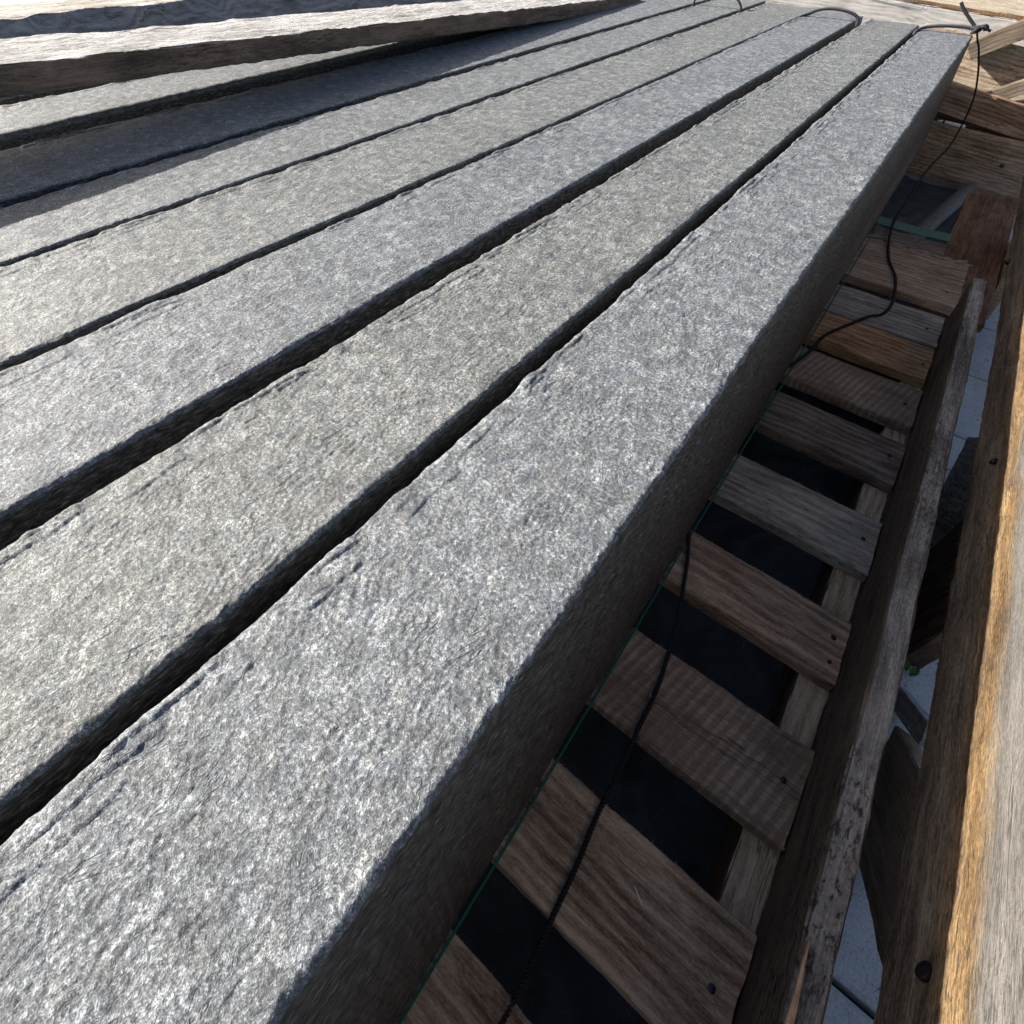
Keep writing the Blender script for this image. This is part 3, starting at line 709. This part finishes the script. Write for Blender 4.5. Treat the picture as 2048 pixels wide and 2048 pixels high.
cordA = rope('hanging_cord', [[(-0.060, 2.152, 0.012), (-0.050, 2.165, -0.010), (-0.037, 2.172, -0.033), (-0.012, 2.176, -0.094), (0.005, 2.172, -0.156), (0.008, 2.160, -0.228), (0.003, 2.080, -0.266), (-0.013, 1.980, -0.285), (-0.022, 1.850, -0.288),
    (-0.028, 1.650, -0.292), (-0.031, 1.543, -0.297), (-0.024, 1.428, -0.294), (-0.005, 1.322, -0.296), (0.019, 1.253, -0.296), (0.031, 1.180, -0.298), (0.032, 1.125, -0.296), (0.024, 1.090, -0.296), (0.007, 1.067, -0.296), (-0.020, 1.008, -0.296), (-0.041, 0.957, -0.297), (-0.050, 0.885, -0.296), (-0.075, 0.800, -0.2965)]], R=0.0025, lay=0.011, seed=21)
tag(cordA, 'black cord hanging from the knot down the end boards and across the far slats', 'cord')
cordB = rope('cord', [[(-0.085, 0.50, -0.302), (-0.061, 0.441, -0.2965), (-0.048, 0.407, -0.2965), (-0.028, 0.337, -0.301), (-0.021, 0.299, -0.2965), (-0.016, 0.262, -0.296), (-0.015, 0.225, -0.2965), (-0.013, 0.193, -0.300), (-0.013, 0.164, -0.2975), (-0.012, 0.143, -0.2965), (-0.009, 0.112, -0.2965), (-0.008, 0.080, -0.2965), (-0.006, 0.035, -0.301), (-0.006, -0.04, -0.2965), (-0.004, -0.20, -0.2965)]], R=0.0022, lay=0.009, seed=27)
tag(cordB, 'black cord trailing over the nearest slats at the bottom of the view', 'cord')
cordC = rope('cord_loop', [[(-0.02, 0.352, -0.417), (0.01, 0.362, -0.411), (0.035, 0.350, -0.404), (0.036, 0.325, -0.409), (0.015, 0.305, -0.4165), (-0.03, 0.30, -0.4165)]], R=0.0025, seed=33)
tag(cordC, 'small loop of black cord lying on the ground below the slats', 'cord')

def ribbon(name, pts, width, thick, mat, up=(0, 0, 1)):
    co, fs = [], []
    P = [Vector(p) for p in pts]
    for i, p in enumerate(P):
        t = (P[min(i + 1, len(P) - 1)] - P[max(i - 1, 0)]).normalized()
        u = Vector(up); u = (u - u.dot(t) * t).normalized(); s = t.cross(u)
        for a, b in ((-1, -1), (1, -1), (1, 1), (-1, 1)):
            co.append(tuple(p + u * a * width / 2 + s * b * thick / 2))
    for i in range(len(P) - 1):
        for q in range(4):
            r = (q + 1) % 4; fs.append((i * 4 + q, i * 4 + r, i * 4 + 4 + r, i * 4 + 4 + q))
    fs += [(0, 3, 2, 1), tuple(len(co) - 4 + q for q in range(4))]
    return link(name, mesh_np(name, co, faces=fs, smooth=False), M[mat])
st = ribbon('plastic_strap', [(-0.0605 + 0.0045 * sstep(0.2, 1.6, y) + 0.0006 * math.sin(y * 9), y, -0.2985) for y in np.linspace(-0.5, 1.498, 60)], 0.0030, 0.0016, 'strap')
tag(st, 'thin green strap running along the foot of the outermost stone post', 'strap')
st2 = ribbon('plastic_strap', [(x, 1.5235 + 0.003 * math.sin(x * 20), -0.2995 - 0.004 * math.sin((x + 0.07) * 18)) for x in np.linspace(-0.30, 0.086, 24)], 0.044, 0.0014, 'strap', up=(0, 1, 0))
tag(st2, 'wide green strap crossing the dark pit beyond the frayed slat', 'strap')

# ------------------------------------------------------------------ small loose things
def tube(name, prof, a, b, mat, parent=None, N=20):
    a = Vector(a); b = Vector(b); d = b - a; q = d.to_track_quat('Z', 'Y').to_matrix().to_4x4()
    co, fs = [], []
    for (t, r) in prof:
        for i in range(N):
            th = 2 * math.pi * i / N; co.append((r * math.cos(th), r * math.sin(th), t * d.length))
    for k in range(len(prof) - 1):
        for i in range(N):
            j = (i + 1) % N; fs.append((k * N + i, k * N + j, (k + 1) * N + j, (k + 1) * N + i))
    fs.append(tuple(range(N))[::-1]); fs.append(tuple((len(prof) - 1) * N + i for i in range(N)))
    return link(name, mesh_np(name, co, faces=fs, smooth=True, sharp=40), M[mat], parent, Matrix.Translation(a) @ q)
pp = tube('pipe', [(0, 0.019), (0.01, 0.02), (0.99, 0.02), (1, 0.019)], (0.004, 1.60, -0.400), (0.105, 2.19, -0.400), 'pipe')
tag(pp, 'grey pipe lying on the ground in the dark opening before the end board', 'pipe')
ws = tube('stick', [(0, 0.0040), (0.03, 0.0047), (0.97, 0.0047), (1, 0.0040)], (0.018, 2.2000, -0.2360), (-0.036, 2.2010, -0.2335), 'chalk')
tag(ws, 'short white stick with a pointed tip lying on the end board', 'stick')
tube('tip', [(0, 0.0044), (0.15, 0.0044), (1, 0.0006)], (-0.042, 2.2012, -0.2332), (-0.057, 2.2015, -0.2325), 'chalk', ws)
tube('collar', [(0, 0.0036), (1, 0.0036)], (-0.0355, 2.2010, -0.2336), (-0.0425, 2.2012, -0.2332), 'nail', ws)
def splinter(a, b, label, wd=0.0012):
    o = tube('splinter', [(0, 0.0003), (0.2, wd * .5), (0.7, wd * .5), (1, 0.0002)], a, b, 'splinter', N=6)
    tag(o, label, 'splinter')
splinter((-0.0205, 0.2615, -0.2985), (-0.0135, 0.2540, -0.2985), 'short white splinter lying on the slat with ridged saw marks')
splinter((0.0325, 0.1305, -0.2985), (0.0425, 0.1240, -0.2985), 'short white splinter lying on the nearest wide brown slat')
def sheet():  # dark sheet added over the paving so the shaded pit reads darker
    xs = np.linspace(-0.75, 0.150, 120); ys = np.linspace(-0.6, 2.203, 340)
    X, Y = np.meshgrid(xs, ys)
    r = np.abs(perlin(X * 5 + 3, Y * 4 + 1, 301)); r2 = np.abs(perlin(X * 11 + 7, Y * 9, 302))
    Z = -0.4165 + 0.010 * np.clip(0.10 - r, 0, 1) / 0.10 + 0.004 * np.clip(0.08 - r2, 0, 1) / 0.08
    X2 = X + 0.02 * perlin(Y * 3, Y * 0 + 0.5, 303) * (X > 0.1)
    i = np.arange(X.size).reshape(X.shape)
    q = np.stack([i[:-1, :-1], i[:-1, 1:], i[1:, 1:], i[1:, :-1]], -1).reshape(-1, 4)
    o = link('pit_shade_sheet', mesh_np('pit_shade_sheet', np.stack([X2, Y, Z], -1).reshape(-1, 3), quads=q), M['sheet'])
    tag(o, 'added dark wrinkled sheet deepening the shade on the ground beneath the slats', 'sheet')
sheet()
def leaf():
    rt = empty('weed_sprig', (0.205, 0.520, -0.42)); tag(rt, 'small green weed leaf on the paving between rail and upright', 'plant')
    bpy.context.view_layer.update()
    for k, (dx, dy, ang, ln) in enumerate(((0, 0, 2.0, 0.020), (0.004, -0.004, 1.2, 0.016), (-0.008, 0.003, 2.9, 0.012))):
        co, fs = [], []; n = 8
        for i in range(n + 1):
            t = i / n; wv = 0.32 * ln * math.sin(math.pi * t) ** 0.8 * (1 - 0.3 * t)
            cx = t * ln; z = 0.003 + 0.006 * math.sin(t * 2.4)
            for s, zz in ((-1, 0.0018), (0, 0), (1, 0.0018)): co.append((cx * math.cos(ang) - s * wv * math.sin(ang) + dx, cx * math.sin(ang) + s * wv * math.cos(ang) + dy, z + zz))
        for i in range(n):
            for s in (0, 1): fs.append((i * 3 + s, i * 3 + s + 1, i * 3 + s + 4, i * 3 + s + 3))
        link('leaf', mesh_np('leaf', co, faces=fs), M['leaf'], rt, Matrix.Translation(rt.location))
leaf()
